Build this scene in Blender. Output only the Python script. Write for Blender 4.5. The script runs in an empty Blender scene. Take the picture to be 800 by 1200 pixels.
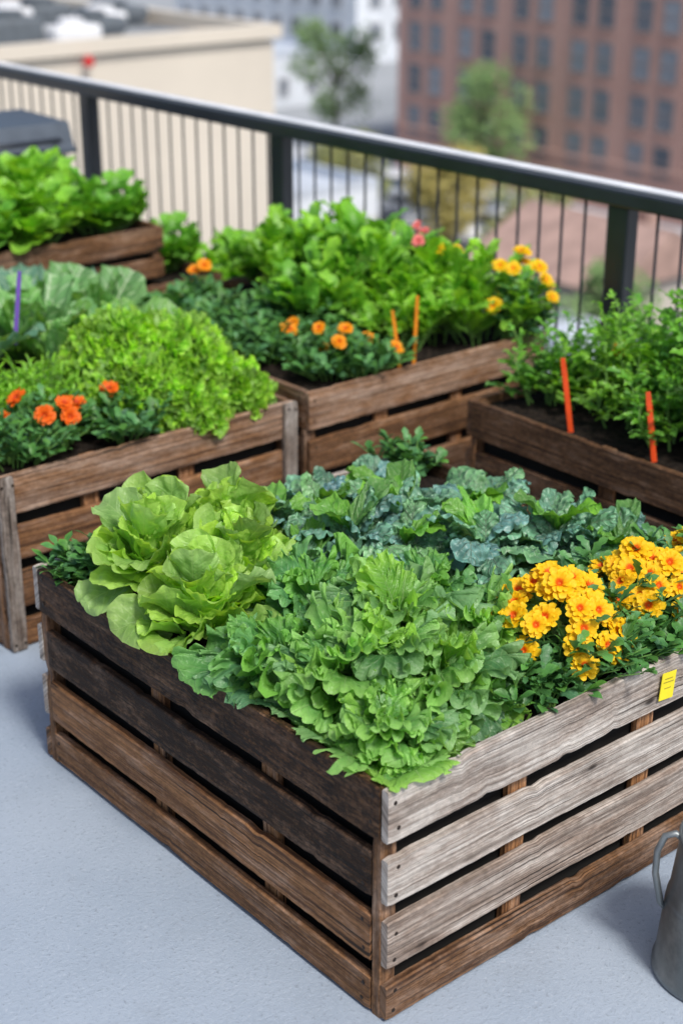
import bpy, math, random
import numpy as np
from mathutils import Vector, Matrix, noise

S = bpy.context.scene
COL = S.collection
S.view_settings.view_transform = 'Standard'
S.view_settings.look = 'None'
S.view_settings.exposure = 0
rnd = random.Random(7)

# ------------------------------------------------------------------ helpers
class MB:
    def __init__(s):
        s.V = []; s.F = []; s.UV = []; s.C = []; s.M = []; s.n = 0
    def add(s, V, F, uv=None, col=(0.5, 0.5, 0.5), mat=0):
        V = np.asarray(V, dtype=np.float32).reshape(-1, 3)
        k = len(V)
        s.V.append(V)
        n = s.n
        s.F.extend([tuple(i + n for i in f) for f in F])
        s.UV.append(np.asarray(uv, dtype=np.float32) if uv is not None else V[:, :2].copy())
        c = np.ones((k, 4), dtype=np.float32); c[:, :3] = col
        s.C.append(c)
        s.M.extend([mat] * len(F))
        s.n += k
    def mesh(s, name, mats, smooth=True):
        me = bpy.data.meshes.new(name)
        V = np.concatenate(s.V)
        me.from_pydata(V.tolist(), [], s.F)
        UV = np.concatenate(s.UV); C = np.concatenate(s.C)
        li = np.empty(len(me.loops), dtype=np.int32)
        me.loops.foreach_get('vertex_index', li)
        uvl = me.uv_layers.new(name='UVMap')
        uvl.data.foreach_set('uv', UV[li].ravel())
        ca = me.color_attributes.new('Col', 'FLOAT_COLOR', 'POINT')
        ca.data.foreach_set('color', C.ravel())
        me.polygons.foreach_set('material_index', np.array(s.M, dtype=np.int32))
        me.polygons.foreach_set('use_smooth', np.full(len(me.polygons), smooth))
        for m in mats: me.materials.append(m)
        me.update()
        return me
    def obj(s, name, mats, smooth=True, parent=None, loc=None):
        o = bpy.data.objects.new(name, s.mesh(name, mats, smooth))
        COL.objects.link(o)
        if loc is not None: o.location = loc
        if parent is not None: o.parent = parent
        return o

def empty(name, loc):
    o = bpy.data.objects.new(name, None)
    o.empty_display_size = 0.1
    o.location = loc
    COL.objects.link(o)
    return o

def meta(o, label, cat, group=None):
    o['label'] = label; o['category'] = cat
    if group: o['group'] = group
    return o

_gf = {}
def gridf(nv, nu):
    if (nv, nu) not in _gf:
        _gf[(nv, nu)] = [(j*nu+i, j*nu+i+1, (j+1)*nu+i+1, (j+1)*nu+i) for j in range(nv-1) for i in range(nu-1)]
    return _gf[(nv, nu)]

def box(mb, x0, x1, y0, y1, z0, z1, col=(.5, .5, .5), mat=0, bev=0.0):
    if bev <= 0:
        V = [(x0,y0,z0),(x1,y0,z0),(x1,y1,z0),(x0,y1,z0),(x0,y0,z1),(x1,y0,z1),(x1,y1,z1),(x0,y1,z1)]
        F = [(0,3,2,1),(4,5,6,7),(0,1,5,4),(1,2,6,5),(2,3,7,6),(3,0,4,7)]
        mb.add(V, F, None, col, mat)
    else:
        b = bev
        ring = lambda i, z: [(x0+b+i,y0+i,z),(x1-b-i,y0+i,z),(x1-i,y0+b+i,z),(x1-i,y1-b-i,z),(x1-b-i,y1-i,z),(x0+b+i,y1-i,z),(x0+i,y1-b-i,z),(x0+i,y0+b+i,z)]
        V = ring(b*.5, z0)+ring(0, z0+b)+ring(0, z1-b)+ring(b*.5, z1)
        F = [tuple(reversed(range(8))), tuple(range(24, 32))]
        for k in range(3):
            for i in range(8):
                j = (i+1) % 8
                F.append((k*8+i, k*8+j, (k+1)*8+j, (k+1)*8+i))
        mb.add(V, F, None, col, mat)

def tube(mb, pts, rad, n=8, col=(.5,.5,.5), mat=0, caps=True):
    pts = [Vector(p) for p in pts]
    V = []; F = []; UV = []
    for i, p in enumerate(pts):
        d = (pts[min(i+1, len(pts)-1)] - pts[max(i-1, 0)]).normalized()
        a = d.orthogonal().normalized() if i == 0 else (prev - d*prev.dot(d)).normalized()
        prev = a
        b = d.cross(a)
        r = rad[i] if isinstance(rad, (list, tuple)) else rad
        for k in range(n):
            t = 2*math.pi*k/n
            V.append(p + a*math.cos(t)*r + b*math.sin(t)*r); UV.append((k/n, i/len(pts)))
    for i in range(len(pts)-1):
        for k in range(n):
            F.append((i*n+k, i*n+(k+1) % n, (i+1)*n+(k+1) % n, (i+1)*n+k))
    if caps:
        F.append(tuple(reversed(range(n)))); F.append(tuple(range((len(pts)-1)*n, len(pts)*n)))
    mb.add([tuple(v) for v in V], F, UV, col, mat)

def lathe(mb, prof, n=40, c=(0,0), col=(.5,.5,.5), mat=0):
    V = []; F = []
    for (r, z) in prof:
        for k in range(n):
            t = 2*math.pi*k/n
            V.append((c[0]+r*math.cos(t), c[1]+r*math.sin(t), z))
    for i in range(len(prof)-1):
        for k in range(n):
            F.append((i*n+k, i*n+(k+1) % n, (i+1)*n+(k+1) % n, (i+1)*n+k))
    mb.add(V, F, None, col, mat)

# ------------------------------------------------------------------ material helpers
class NT:
    def __init__(s, name):
        s.m = bpy.data.materials.new(name); s.m.use_nodes = True
        s.t = s.m.node_tree; s.t.nodes.clear()
        s.out = s.n('ShaderNodeOutputMaterial')
    def n(s, typ, **kw):
        x = s.t.nodes.new(typ)
        for k, v in kw.items(): setattr(x, k, v)
        return x
    def l(s, a, b): s.t.links.new(a, b)
    def setin(s, sock, v):
        if hasattr(v, 'is_linked') or hasattr(v, 'links'): s.l(v, sock)
        else: sock.default_value = v
    def math(s, op, a, b=0.0, c=0.0, clamp=False):
        x = s.n('ShaderNodeMath', operation=op, use_clamp=clamp)
        s.setin(x.inputs[0], a); s.setin(x.inputs[1], b); s.setin(x.inputs[2], c)
        return x.outputs[0]
    def mr(s, v, a, b, c=0.0, d=1.0, smooth=True):
        x = s.n('ShaderNodeMapRange', interpolation_type='SMOOTHSTEP' if smooth else 'LINEAR')
        s.setin(x.inputs[0], v)
        for i, q in enumerate((a, b, c, d)): x.inputs[i+1].default_value = q
        return x.outputs[0]
    def mix(s, f, a, b, mode='MIX'):
        x = s.n('ShaderNodeMix', data_type='RGBA', blend_type=mode)
        s.setin(x.inputs[0], f)
        for sock, v in ((x.inputs[6], a), (x.inputs[7], b)):
            if isinstance(v, (tuple, list)): sock.default_value = (*v[:3], 1)
            else: s.l(v, sock)
        return x.outputs[2]
    def noise(s, vec, scale, detail=4, rough=.55, dist=0.0):
        x = s.n('ShaderNodeTexNoise')
        if vec is not None: s.l(vec, x.inputs['Vector'])
        x.inputs['Scale'].default_value = scale; x.inputs['Detail'].default_value = detail
        x.inputs['Roughness'].default_value = rough; x.inputs['Distortion'].default_value = dist
        return x.outputs[0]
    def bump(s, h, strength=.4, dist=.005):
        x = s.n('ShaderNodeBump'); s.l(h, x.inputs['Height'])
        x.inputs['Strength'].default_value = strength; x.inputs['Distance'].default_value = dist
        return x.outputs[0]
    def bsdf(s, col, rough=.5, spec=.5, metal=0.0, normal=None):
        b = s.n('ShaderNodeBsdfPrincipled')
        if isinstance(col, (tuple, list)): b.inputs['Base Color'].default_value = (*col[:3], 1)
        else: s.l(col, b.inputs['Base Color'])
        s.setin(b.inputs['Roughness'], rough)
        b.inputs['Specular IOR Level'].default_value = spec
        b.inputs['Metallic'].default_value = metal
        if normal is not None: s.l(normal, b.inputs['Normal'])
        return b
    def fin(s, sh):
        s.l(sh, s.out.inputs[0]); return s.m
    def obco(s): return s.n('ShaderNodeTexCoord').outputs['Object']
    def uv(s): return s.n('ShaderNodeTexCoord').outputs['UV']
    def sep(s, v):
        x = s.n('ShaderNodeSeparateXYZ'); s.l(v, x.inputs[0]); return x.outputs
    def comb(s, a, b, c=0.0):
        x = s.n('ShaderNodeCombineXYZ')
        s.setin(x.inputs[0], a); s.setin(x.inputs[1], b); s.setin(x.inputs[2], c); return x.outputs[0]
    def attr(s):
        a = s.n('ShaderNodeAttribute', attribute_name='Col')
        x = s.n('ShaderNodeSeparateColor'); s.l(a.outputs['Color'], x.inputs[0]); return x.outputs

def simple(name, col, rough=.5, metal=0., nscale=8., namt=.15, bump=0., spec=.5):
    t = NT(name)
    co = t.obco()
    nz = t.noise(co, nscale, 5, .6)
    f = t.mr(nz, .3, .7, 1-namt, 1+namt)
    c = t.mix(1.0, col, t.comb(f, f, f), 'MULTIPLY')
    nrm = t.bump(t.noise(co, nscale*6, 4), bump, .004) if bump else None
    r = t.mr(nz, .3, .7, rough*.85, min(1, rough*1.2))
    return t.fin(t.bsdf(c, r, spec, metal, nrm).outputs[0])

def leaf_mat(name, dark, light, tip, vein, veinamt=.5, nveins=7, slope=1.2, bscale=70, bstr=.3, rough=.42, trans=.3, ribw=.05, tipamt=.5, spec=.4, voro=False, bdist=.006):
    t = NT(name)
    u, v, _ = t.sep(t.uv())
    co = t.obco()
    r, g, b = t.attr()[:3]
    au = t.math('ABSOLUTE', t.math('MULTIPLY_ADD', u, 2.0, -1.0))
    nz = t.noise(co, 22, 4, .6)
    c = t.mix(t.mr(nz, .32, .68), dark, light)
    c = t.mix(t.math('MULTIPLY', t.mr(b, .6, 1.0), tipamt), c, tip)  # paler leaf margin, with edge highlights painted into its colour
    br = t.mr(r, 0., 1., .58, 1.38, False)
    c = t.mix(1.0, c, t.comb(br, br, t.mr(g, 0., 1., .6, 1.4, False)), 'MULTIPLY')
    rib = t.mr(t.math('ADD', au, t.math('MULTIPLY', v, ribw*.6)), ribw*.5, ribw*1.4, 1, 0)
    ph = t.math('MULTIPLY', t.math('SUBTRACT', v, t.math('MULTIPLY', au, .35*slope)), nveins*math.pi)
    ph = t.math('ADD', ph, t.math('MULTIPLY', nz, 1.2))
    sv = t.math('POWER', t.math('ABSOLUTE', t.math('COSINE', ph)), 22.0)
    sv = t.math('MULTIPLY', sv, t.mr(au, 1.0, .35, .0, .5))
    vm = t.math('MULTIPLY', t.math('MAXIMUM', rib, sv), veinamt, clamp=True)
    c = t.mix(vm, c, vein)
    if voro:
        vo = t.n('ShaderNodeTexVoronoi'); vo.feature = 'SMOOTH_F1'
        wob = t.n('ShaderNodeVectorMath', operation='ADD'); t.l(co, wob.inputs[0])
        nn_ = t.noise(co, 60, 3, .6); t.l(t.comb(t.math('MULTIPLY', nn_, .012), t.math('MULTIPLY', nz, .02), 0.0), wob.inputs[1])
        t.l(wob.outputs[0], vo.inputs['Vector']); vo.inputs['Scale'].default_value = bscale
        h = t.math('SUBTRACT', 1.0, vo.outputs['Distance'])
        f_ = t.mr(h, .3, .8, .75, 1.22)
        c = t.mix(1.0, c, t.comb(f_, f_, f_), 'MULTIPLY')
    else:
        h = t.math('ADD', t.noise(co, bscale, 3, .6), t.math('MULTIPLY', t.noise(co, bscale*2.7, 2, .6), .35))
    h = t.math('SUBTRACT', h, t.math('MULTIPLY', vm, .8))
    nrm = t.bump(h, bstr, bdist)
    p = t.bsdf(c, rough, spec, 0, nrm)
    tr = t.n('ShaderNodeBsdfTranslucent')
    t.l(t.mix(1.0, c, (1.45, 1.32, .5), 'MULTIPLY'), tr.inputs[0])
    mx = t.n('ShaderNodeMixShader'); mx.inputs[0].default_value = trans
    t.l(p.outputs[0], mx.inputs[1]); t.l(tr.outputs[0], mx.inputs[2])
    return t.fin(mx.outputs[0])

def wood_mat(name):
    t = NT(name)
    u, v, _ = t.sep(t.uv())
    r, g, b = t.attr()[:3]
    off = t.math('MULTIPLY', b, 37.0)
    wv = t.noise(t.comb(t.math('MULTIPLY_ADD', u, 2.0, off), t.math('MULTIPLY', v, 3.0), off), 1.0, 1, .5)
    vv = t.math('MULTIPLY_ADD', wv, .004, v)
    A = t.comb(t.math('MULTIPLY_ADD', u, 1.2, off), t.math('MULTIPLY', vv, 140.0), off)
    B = t.comb(t.math('MULTIPLY_ADD', u, 5.0, off), t.math('MULTIPLY', vv, 460.0), off)
    Cc = t.comb(t.math('MULTIPLY_ADD', u, 7.0, off), t.math('MULTIPLY', v, 26.0), off)
    E = t.comb(t.math('MULTIPLY_ADD', u, 70.0, off), t.math('MULTIPLY', v, 110.0), off)
    n1 = t.noise(A, 1.0, 3, .6, 0)
    n2 = t.noise(B, 1.0, 3, .7, 0)
    n3 = t.noise(Cc, 1.0, 8, .75, .1)
    n4 = t.noise(E, 1.0, 5, .75, 0)
    gr = t.math('ADD', t.math('MULTIPLY', n1, .45), t.math('MULTIPLY', n2, .55))
    k = t.mr(gr, .37, .63)
    brown = t.mix(k, (.080, .033, .014), (.38, .185, .078))
    grey = t.mix(k, (.20, .17, .145), (.57, .53, .485))
    c = t.mix(t.math('ADD', g, t.mr(n3, .3, .7, -.22, .22), clamp=True), brown, grey)
    tone = t.mr(t.math('ADD', r, t.math('ADD', t.mr(n3, .3, .7, -.18, .18), t.mr(n4, .3, .7, -.15, .15))), 0., 1., .09, 1.42, False)
    c = t.mix(1.0, c, t.comb(tone, tone, tone), 'MULTIPLY')
    D = t.comb(t.math('MULTIPLY_ADD', u, 1.7, off), t.math('MULTIPLY', vv, 170.0), 3.0)
    cr = t.mr(t.noise(D, 1.0, 1, .5, 0), .67, .69)
    c = t.mix(t.math('MULTIPLY', cr, .85), c, (.010, .007, .005))
    vo = t.n('ShaderNodeTexVoronoi')
    t.l(t.comb(t.math('MULTIPLY_ADD', u, 4.4, off), t.math('MULTIPLY', v, 11.0), 0.0), vo.inputs['Vector'])
    vo.inputs['Scale'].default_value = 1.0
    kn = t.mr(vo.outputs['Distance'], .05, .10, .92, 0)
    ring = t.mr(vo.outputs['Distance'], .22, .10, 0, .35)
    c = t.mix(ring, c, (.06, .03, .015))
    c = t.mix(kn, c, (.015, .008, .005))
    h = t.math('SUBTRACT', t.math('ADD', gr, t.math('MULTIPLY', n2, .5)), t.math('ADD', t.math('MULTIPLY', cr, .9), t.math('MULTIPLY', kn, .4)))
    nrm = t.bump(t.math('ADD', h, t.math('MULTIPLY', n4, .4)), .55, .004)
    return t.fin(t.bsdf(c, t.mr(n2, .3, .7, .6, .85), .3, 0, nrm).outputs[0])

WOOD = wood_mat('weathered_wood')
NAIL = simple('rusty_nail', (.04, .028, .022), .5, .7)
t = NT('potting_soil'); co = t.obco()
n = t.noise(co, 60, 6, .7)
SOIL = t.fin(t.bsdf(t.mix(t.mr(n, .35, .7), (.008, .006, .005), (.05, .035, .025)), .95, .2, 0, t.bump(n, 1.0, .02)).outputs[0])
LINER = simple('dark_liner', (.010, .009, .008), .9)  # liner coloured near-black to put interior shade behind the slat gaps

BUTTER = leaf_mat('butterhead_leaf', (.25, .49, .075), (.38, .65, .115), (.54, .79, .17), (.60, .80, .34), .35, 6, 1.3, 60, .6, .36, .42, .025, .6)
FRILL = leaf_mat('green_leaf_lettuce_leaf', (.085, .27, .05), (.19, .44, .09), (.36, .66, .16), (.46, .66, .30), .35, 7, 1.5, 70, .7, .32, .38, .025, .8)
FRILLD = leaf_mat('dark_lettuce_leaf', (.055, .21, .06), (.12, .34, .095), (.23, .51, .14), (.36, .54, .28), .35, 7, 1.5, 70, .7, .33, .32, .025, .75)
LIME = leaf_mat('lime_lettuce_leaf', (.15, .42, .03), (.28, .58, .05), (.45, .76, .09), (.6, .8, .25), .2, 6, 1.5, 60, .3, .42, .42, .03, .75)
KALE = leaf_mat('kale_leaf', (.09, .23, .135), (.19, .38, .25), (.16, .38, .21), (.50, .64, .46), .6, 8, .9, 60, 1.0, .40, .16, .035, .5, .7, voro=True, bdist=.010)
CHARD = leaf_mat('smooth_green_leaf', (.10, .31, .055), (.20, .47, .085), (.27, .57, .11), (.44, .64, .26), .45, 8, 1.0, 55, .9, .33, .34, .025, .4)
COLL = leaf_mat('collard_leaf', (.12, .33, .09), (.22, .46, .15), (.27, .53, .16), (.68, .82, .58), .85, 7, 1.0, 40, .8, .42, .28, .04, .4)
HERB = leaf_mat('garden_herb_leaf', (.07, .24, .03), (.16, .41, .05), (.24, .53, .07), (.34, .55, .15), .3, 5, 1.0, 60, .3, .38, .35, .05, .4)
HERBB = leaf_mat('bright_herb_leaf', (.12, .33, .03), (.24, .51, .055), (.34, .63, .07), (.45, .65, .2), .3, 5, 1.0, 60, .3, .38, .38, .05, .4)
FLOL = leaf_mat('flower_foliage', (.04, .13, .04), (.09, .25, .08), (.12, .30, .09), (.18, .36, .15), .3, 5, 1.0, 60, .3, .42, .22, .06, .3)
STEM = simple('plant_stem', (.18, .36, .08), .5)

def petal_mat(name, base, inner, edge, v0=.28, v1=.5):
    t = NT(name); u, v, _ = t.sep(t.uv()); r, g, b = t.attr()[:3]
    nz = t.noise(t.comb(t.math('MULTIPLY', u, 9.0), v, r), 3.0, 3)
    vv = t.math('ADD', v, t.mr(nz, .3, .7, -.1, .1))
    c = t.mix(t.mr(vv, v0, v1), inner, base)
    c = t.mix(t.mr(v, .75, 1.0, 0, .6), c, edge)
    p = t.bsdf(c, .5, .3, 0, t.bump(t.noise(t.comb(t.math('MULTIPLY', u, 14.0), v), 2.0, 2), .3, .002))
    tr = t.n('ShaderNodeBsdfTranslucent'); t.l(c, tr.inputs[0])
    mx = t.n('ShaderNodeMixShader'); mx.inputs[0].default_value = .3
    t.l(p.outputs[0], mx.inputs[1]); t.l(tr.outputs[0], mx.inputs[2])
    return t.fin(mx.outputs[0])
PY = petal_mat('yellow_petal', (.95, .58, .008), (.85, .12, .004), (.98, .70, .02), .20, .48)
PO = petal_mat('orange_petal', (.92, .34, .008), (.70, .12, .004), (.95, .44, .02))
PR = petal_mat('scarlet_petal', (.88, .15, .008), (.6, .05, .004), (.92, .22, .02))
PYP = petal_mat('plain_yellow_petal', (.95, .62, .01), (.9, .36, .01), (.98, .7, .03))
PP = petal_mat('pink_petal', (.85, .22, .22), (.6, .07, .06), (.9, .35, .3))
CEN = simple('flower_center', (.70, .16, .01), .8, 0, 60, .5, .6)

# ------------------------------------------------------------------ leaf generators
def _place(mb, base, az, rad, z, lat, F, U, V, r, R, mat, E):
    c, s = math.cos(az), math.sin(az)
    P = np.stack([base[0]+rad*c-lat*s, base[1]+rad*s+lat*c, base[2]+z], -1).reshape(-1, 3)
    uv = np.stack([U, V], -1).reshape(-1, 2)
    if r is None: r = R.random()
    e = E.reshape(-1)
    mb.add(P, F, uv, np.stack([np.full_like(e, r), np.full_like(e, R.random()), e], -1), mat)

def _blis(X, Y, k, R):
    p = [R.random()*6.28 for _ in range(4)]
    b1 = np.sin(X*k+p[0]+1.3*np.sin(Y*k*.5))*np.sin(Y*k*.9+p[1]+1.2*np.sin(X*k*.6+p[2]))
    b2 = np.sin(X*k*1.9+p[3])*np.sin(Y*k*1.8+p[2])
    return np.abs(b1)**.7+.25*b2

def leaf2(mb, base, az, L, W, e0, e1, cup=.6, ruf=(), ob=.4, st=.1, scal=.0, sf=23, blis=0., blk=60., roll=0., bp=1.2, ns=41, nr=10, r=None, mat=0, R=rnd, twist=0., tipcurl=0.):
    s = np.linspace(-1, 1, ns); t = np.linspace(0, 1, nr)**.68
    Sg, T = np.meshgrid(s, t)
    phi = math.pi*Sg
    yb = .5+.5*np.cos(phi)
    xb = .5*np.sin(phi)*(1-ob+ob*1.5*yb)
    if scal:
        p1, p2 = R.random()*6, R.random()*6
        m = 1+scal*(np.sin(sf*math.pi*Sg+p1)*.6+np.sin(sf*.43*math.pi*Sg+p2)*.7)*np.clip(1.2-np.abs(Sg), 0, 1)*T**3
    else: m = 1.
    X = T*xb*W*m; Y = T*(st+(1-st)*yb)*L*(1+(m-1)*.6)
    Yn = Y/L
    nn = 0*X; tx = 0*X; ty = 0*X
    env0 = 1-np.abs(Sg)**8
    tlx = np.cos(phi)*.5*W; tly = -.5*np.sin(phi)*L; tn = np.sqrt(tlx**2+tly**2)+1e-9
    for (A, f, pw) in ruf:
        ph = R.random()*6.28; ph3 = R.random()*6.28; ph4 = R.random()*6.28
        arg = math.pi*f*Sg+ph+.9*np.sin(math.pi*f*.37*Sg+ph3)
        env = T**pw*env0*A*W*(1+.45*np.sin(4.1*Sg+ph4))
        nn = nn+env*np.sin(arg); tx = tx+env*.6*np.cos(arg)*tlx/tn; ty = ty+env*.6*np.cos(arg)*tly/tn
    if blis: nn = nn+blis*_blis(X, Y, blk, R)*np.clip(np.abs(X)/W*10, 0.2, 1)*np.clip(T*2.5, 0, 1)
    uU, uV = .5+X/W, np.clip(Yn, 0, 1)
    X = X+tx; Y = Y+ty
    if cup:
        Rc = W/2/cup
        nn = nn+Rc*(1-np.cos(X/Rc)); X = Rc*np.sin(X/Rc)
    if tipcurl: nn = nn+tipcurl*L*np.clip(T-.6, 0, 1)**2*3
    if roll:
        cr, sr = math.cos(roll), math.sin(roll); X, nn = X*cr-nn*sr, X*sr+nn*cr
    if twist:
        tw = twist*Yn; X, nn = X*np.cos(tw)-nn*np.sin(tw), X*np.sin(tw)+nn*np.cos(tw)
    q = np.linspace(0, 1.25, 50); ang = e0+(e1-e0)*np.clip(q, 0, 1.1)**bp
    d = q[1]*L
    rr = np.concatenate([[0], np.cumsum(np.cos(ang[:-1]))*d]); zz = np.concatenate([[0], np.cumsum(np.sin(ang[:-1]))*d])
    Yc = np.clip(Y/L, -.05, 1.25)
    a = np.interp(Yc, q, ang)
    rad = np.interp(Yc, q, rr)-nn*np.sin(a); z = np.interp(Yc, q, zz)+nn*np.cos(a)
    _place(mb, base, az, rad, z, X, gridf(nr, ns), uU, uV, r, R, mat, T+0*X)

def leaf(mb, base, az, L, W, e0, e1, a=.7, b=.4, stalk=0., cup=.6, ruf=(), edge=0., blis=0., blk=60., roll=0., lobes=0, bp=1.3, nu=9, nv=14, r=None, mat=0, R=rnd, twist=0.):
    tt = np.linspace(0, 1, nv); v = 1-(1-tt)**1.35 if nv > 7 else tt
    u = np.linspace(-1, 1, nu)
    ang = e0 + (e1-e0)*v**bp
    ds = np.diff(v)*L
    rr = np.concatenate([[0], np.cumsum(np.cos(ang[:-1])*ds)]); zz = np.concatenate([[0], np.cumsum(np.sin(ang[:-1])*ds)])
    w = (v+1e-4)**a*(1-v+1e-4)**b
    w = w/w.max()
    if stalk > 0:
        s = np.clip((v-stalk*.6)/(stalk*.8), 0, 1); s = s*s*(3-2*s)
        w = w*s + .05*(1-s)
    if lobes:
        w = w*(.42+.58*np.abs(np.sin(math.pi*lobes*v+.4))**.8)
    w = np.maximum(w*W/2, W*.012)
    U, Vv = np.meshgrid(u, v)
    Wm = w[:, None]*np.ones_like(U)
    au = np.abs(U)
    if edge:
        p1, p2 = R.random()*6, R.random()*6
        Wm = Wm*(1+edge*au**2*(np.sin(Vv*55+p1+np.sign(U)*2)*.6+np.sin(Vv*31+p2-np.sign(U))*.6))
    lat = Wm*np.sin(U*cup)/cup if abs(cup) > .01 else Wm*U
    nn = Wm*(1-np.cos(U*cup))/cup if abs(cup) > .01 else 0*U
    tang = 0*U
    env = np.clip(Vv*3, 0, 1)
    for (A, f, pw) in ruf:
        ph = R.random()*6.28; ph2 = R.random()*6.28
        arg = 2*math.pi*f*Vv + np.where(U > 0, ph, ph2)
        nn = nn + A*W*au**pw*env*np.sin(arg)
        tang = tang + A*W*.55*au**pw*env*np.cos(arg)
    if blis: nn = nn+blis*_blis(U*Wm, Vv*L, blk, R)*np.clip(au*5, 0, 1)*env
    if roll:
        cr, sr = math.cos(roll), math.sin(roll)
        lat, nn = lat*cr-nn*sr, lat*sr+nn*cr
    if twist:
        tw = twist*Vv
        lat, nn = lat*np.cos(tw)-nn*np.sin(tw), lat*np.sin(tw)+nn*np.cos(tw)
    ca, sa = np.cos(ang)[:, None], np.sin(ang)[:, None]
    _place(mb, base, az, rr[:, None]-nn*sa+tang*ca, zz[:, None]+nn*ca+tang*sa, lat, gridf(nv, nu), (U+1)/2, Vv, r, R, mat, np.maximum(au, Vv))

D2R = math.radians
def rosette(mb, N, rmax, e_in, e_out, L_in, L_out, wr, R, z0=0., core=.01, bend_in=-20, bend_out=-50, mat=0, fn=leaf2, lr=1.0, **kw):
    ga = 2.39996
    ph = R.random()*6
    for i in range(N):
        f = (i+.5)/N
        az = ph+i*ga+R.uniform(-.35, .35)
        e0 = D2R(e_in+(e_out-e_in)*f+R.uniform(-9, 9)*lr)
        e1 = e0+D2R(bend_in+(bend_out-bend_in)*f+R.uniform(-13, 13)*lr)
        L = (L_in+(L_out-L_in)*f)*R.uniform(.8, 1.17)
        br = core+rmax*.5*f
        base = (br*math.cos(az)*.6+R.uniform(-.01, .01)*lr, br*math.sin(az)*.6+R.uniform(-.01, .01)*lr, z0+R.uniform(-.01, .01)*lr)
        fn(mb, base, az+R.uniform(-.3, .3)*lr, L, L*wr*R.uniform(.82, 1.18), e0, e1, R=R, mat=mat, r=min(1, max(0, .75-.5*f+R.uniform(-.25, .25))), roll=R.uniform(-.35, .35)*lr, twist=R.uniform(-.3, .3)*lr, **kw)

def butter_mesh(seed, s=1.0):
    R = random.Random(seed); mb = MB()
    k = dict(ob=.22, st=.04, ruf=((.05, 3.1, 2.2), (.035, 7, 3), (.018, 15, 5)), blis=.0052, blk=85, ns=77, nr=17)
    rosette(mb, 22, .15*s, 58, 8, .080*s, .115*s, 1.2, R, cup=.7, bend_in=5, bend_out=-38, tipcurl=-.10, lr=1.7, **k)
    rosette(mb, 24, .14*s, 82, 38, .072*s, .095*s, 1.2, R, z0=.035*s, cup=.85, bend_in=15, bend_out=-32, tipcurl=-.08, lr=1.9, **k)
    rosette(mb, 16, .09*s, 92, 52, .055*s, .078*s, 1.22, R, z0=.085*s, cup=1.0, bend_in=30, bend_out=-15, lr=1.9, **k)
    return mb
def frill_mesh(seed, s=1.0, N=26, ns=151, nr=17, e_out=12, big=1.0):
    R = random.Random(seed); mb = MB()
    k = dict(ob=.38, st=.08, scal=.06, sf=27, blis=.0045, blk=95, ns=ns, nr=nr)
    rf = ((.05, 4, 1.8), (.10, 9, 3.0), (.07, 18, 5), (.02, 33, 9))
    rosette(mb, N, .13*s, 60, e_out, .085*s*big, .13*s*big, 1.18, R, cup=.1, bend_in=-40, bend_out=-50, ruf=rf, lr=1.7, **k)
    rosette(mb, N//2+2, .11*s, 74, 32, .075*s, .11*s, 1.15, R, z0=.05*s, cup=.15, bend_in=-45, bend_out=-65, ruf=rf, lr=1.9, **k)
    return mb
def curly_mesh(seed, s=1.0):
    R = random.Random(seed); mb = MB()
    for i in range(230):
        az = R.random()*6.28; q = math.sqrt(R.random()); th = q*1.3
        rad = .155*s*math.sin(th); z = .165*s*math.cos(th)
        L = .040*s*R.uniform(.8, 1.25)
        leaf2(mb, (rad*.85*math.cos(az), rad*.85*math.sin(az), max(0, z*.88)), az+R.uniform(-1.2, 1.2), L, L*1.35, D2R(75-50*q+R.uniform(-25, 15)), D2R(20-50*q+R.uniform(-25, 15)), cup=.2, ob=.3, st=.1, scal=.12, sf=13,
              ruf=((.20, 3.5, 1.4), (.20, 7.5, 2.3)), ns=39, nr=6, R=R, r=min(1, max(0, R.uniform(.05, 1.)-.2*q)), roll=R.uniform(-.5, .5))
    for i in range(30):
        az = R.random()*6.28; leaf2(mb, (.02*math.cos(az), .02*math.sin(az), 0), az, .15*s, .12*s, D2R(R.uniform(30, 88)), D2R(R.uniform(0, 50)), cup=.5, ruf=((.05, 4, 2),), ns=25, nr=6, R=R, r=.1)
    return mb
def kale_mesh(seed, s=1.0, N=12, smooth_leaves=3):
    R = random.Random(seed); mb = MB()
    k = dict(fn=leaf, a=.40, b=.34, stalk=.08, edge=.07, blis=.0062, blk=160, nu=27, nv=60, ruf=((.07, 2.5, 2), (.05, 6, 3)))
    rosette(mb, N, .10*s, 60, 24, .13*s, .20*s, .60, R, cup=-.5, bend_in=-50, bend_out=-72, lr=1.5, **k)
    rosette(mb, 7, .08*s, 78, 48, .10*s, .14*s, .60, R, z0=.03, cup=-.45, bend_in=-50, bend_out=-85, lr=1.7, **k)
    for i in range(smooth_leaves):
        az = R.random()*6.28
        leaf2(mb, (0, 0, .05), az, .125*s*R.uniform(.75, 1.15), .068*s, D2R(R.uniform(45, 72)), D2R(R.uniform(-20, 25)), cup=.7, ob=.1, st=.2, ruf=((.09, 4, 2), (.05, 9, 3)), blis=.005, blk=110, ns=57, nr=13, R=R, mat=1)
    return mb

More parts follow.
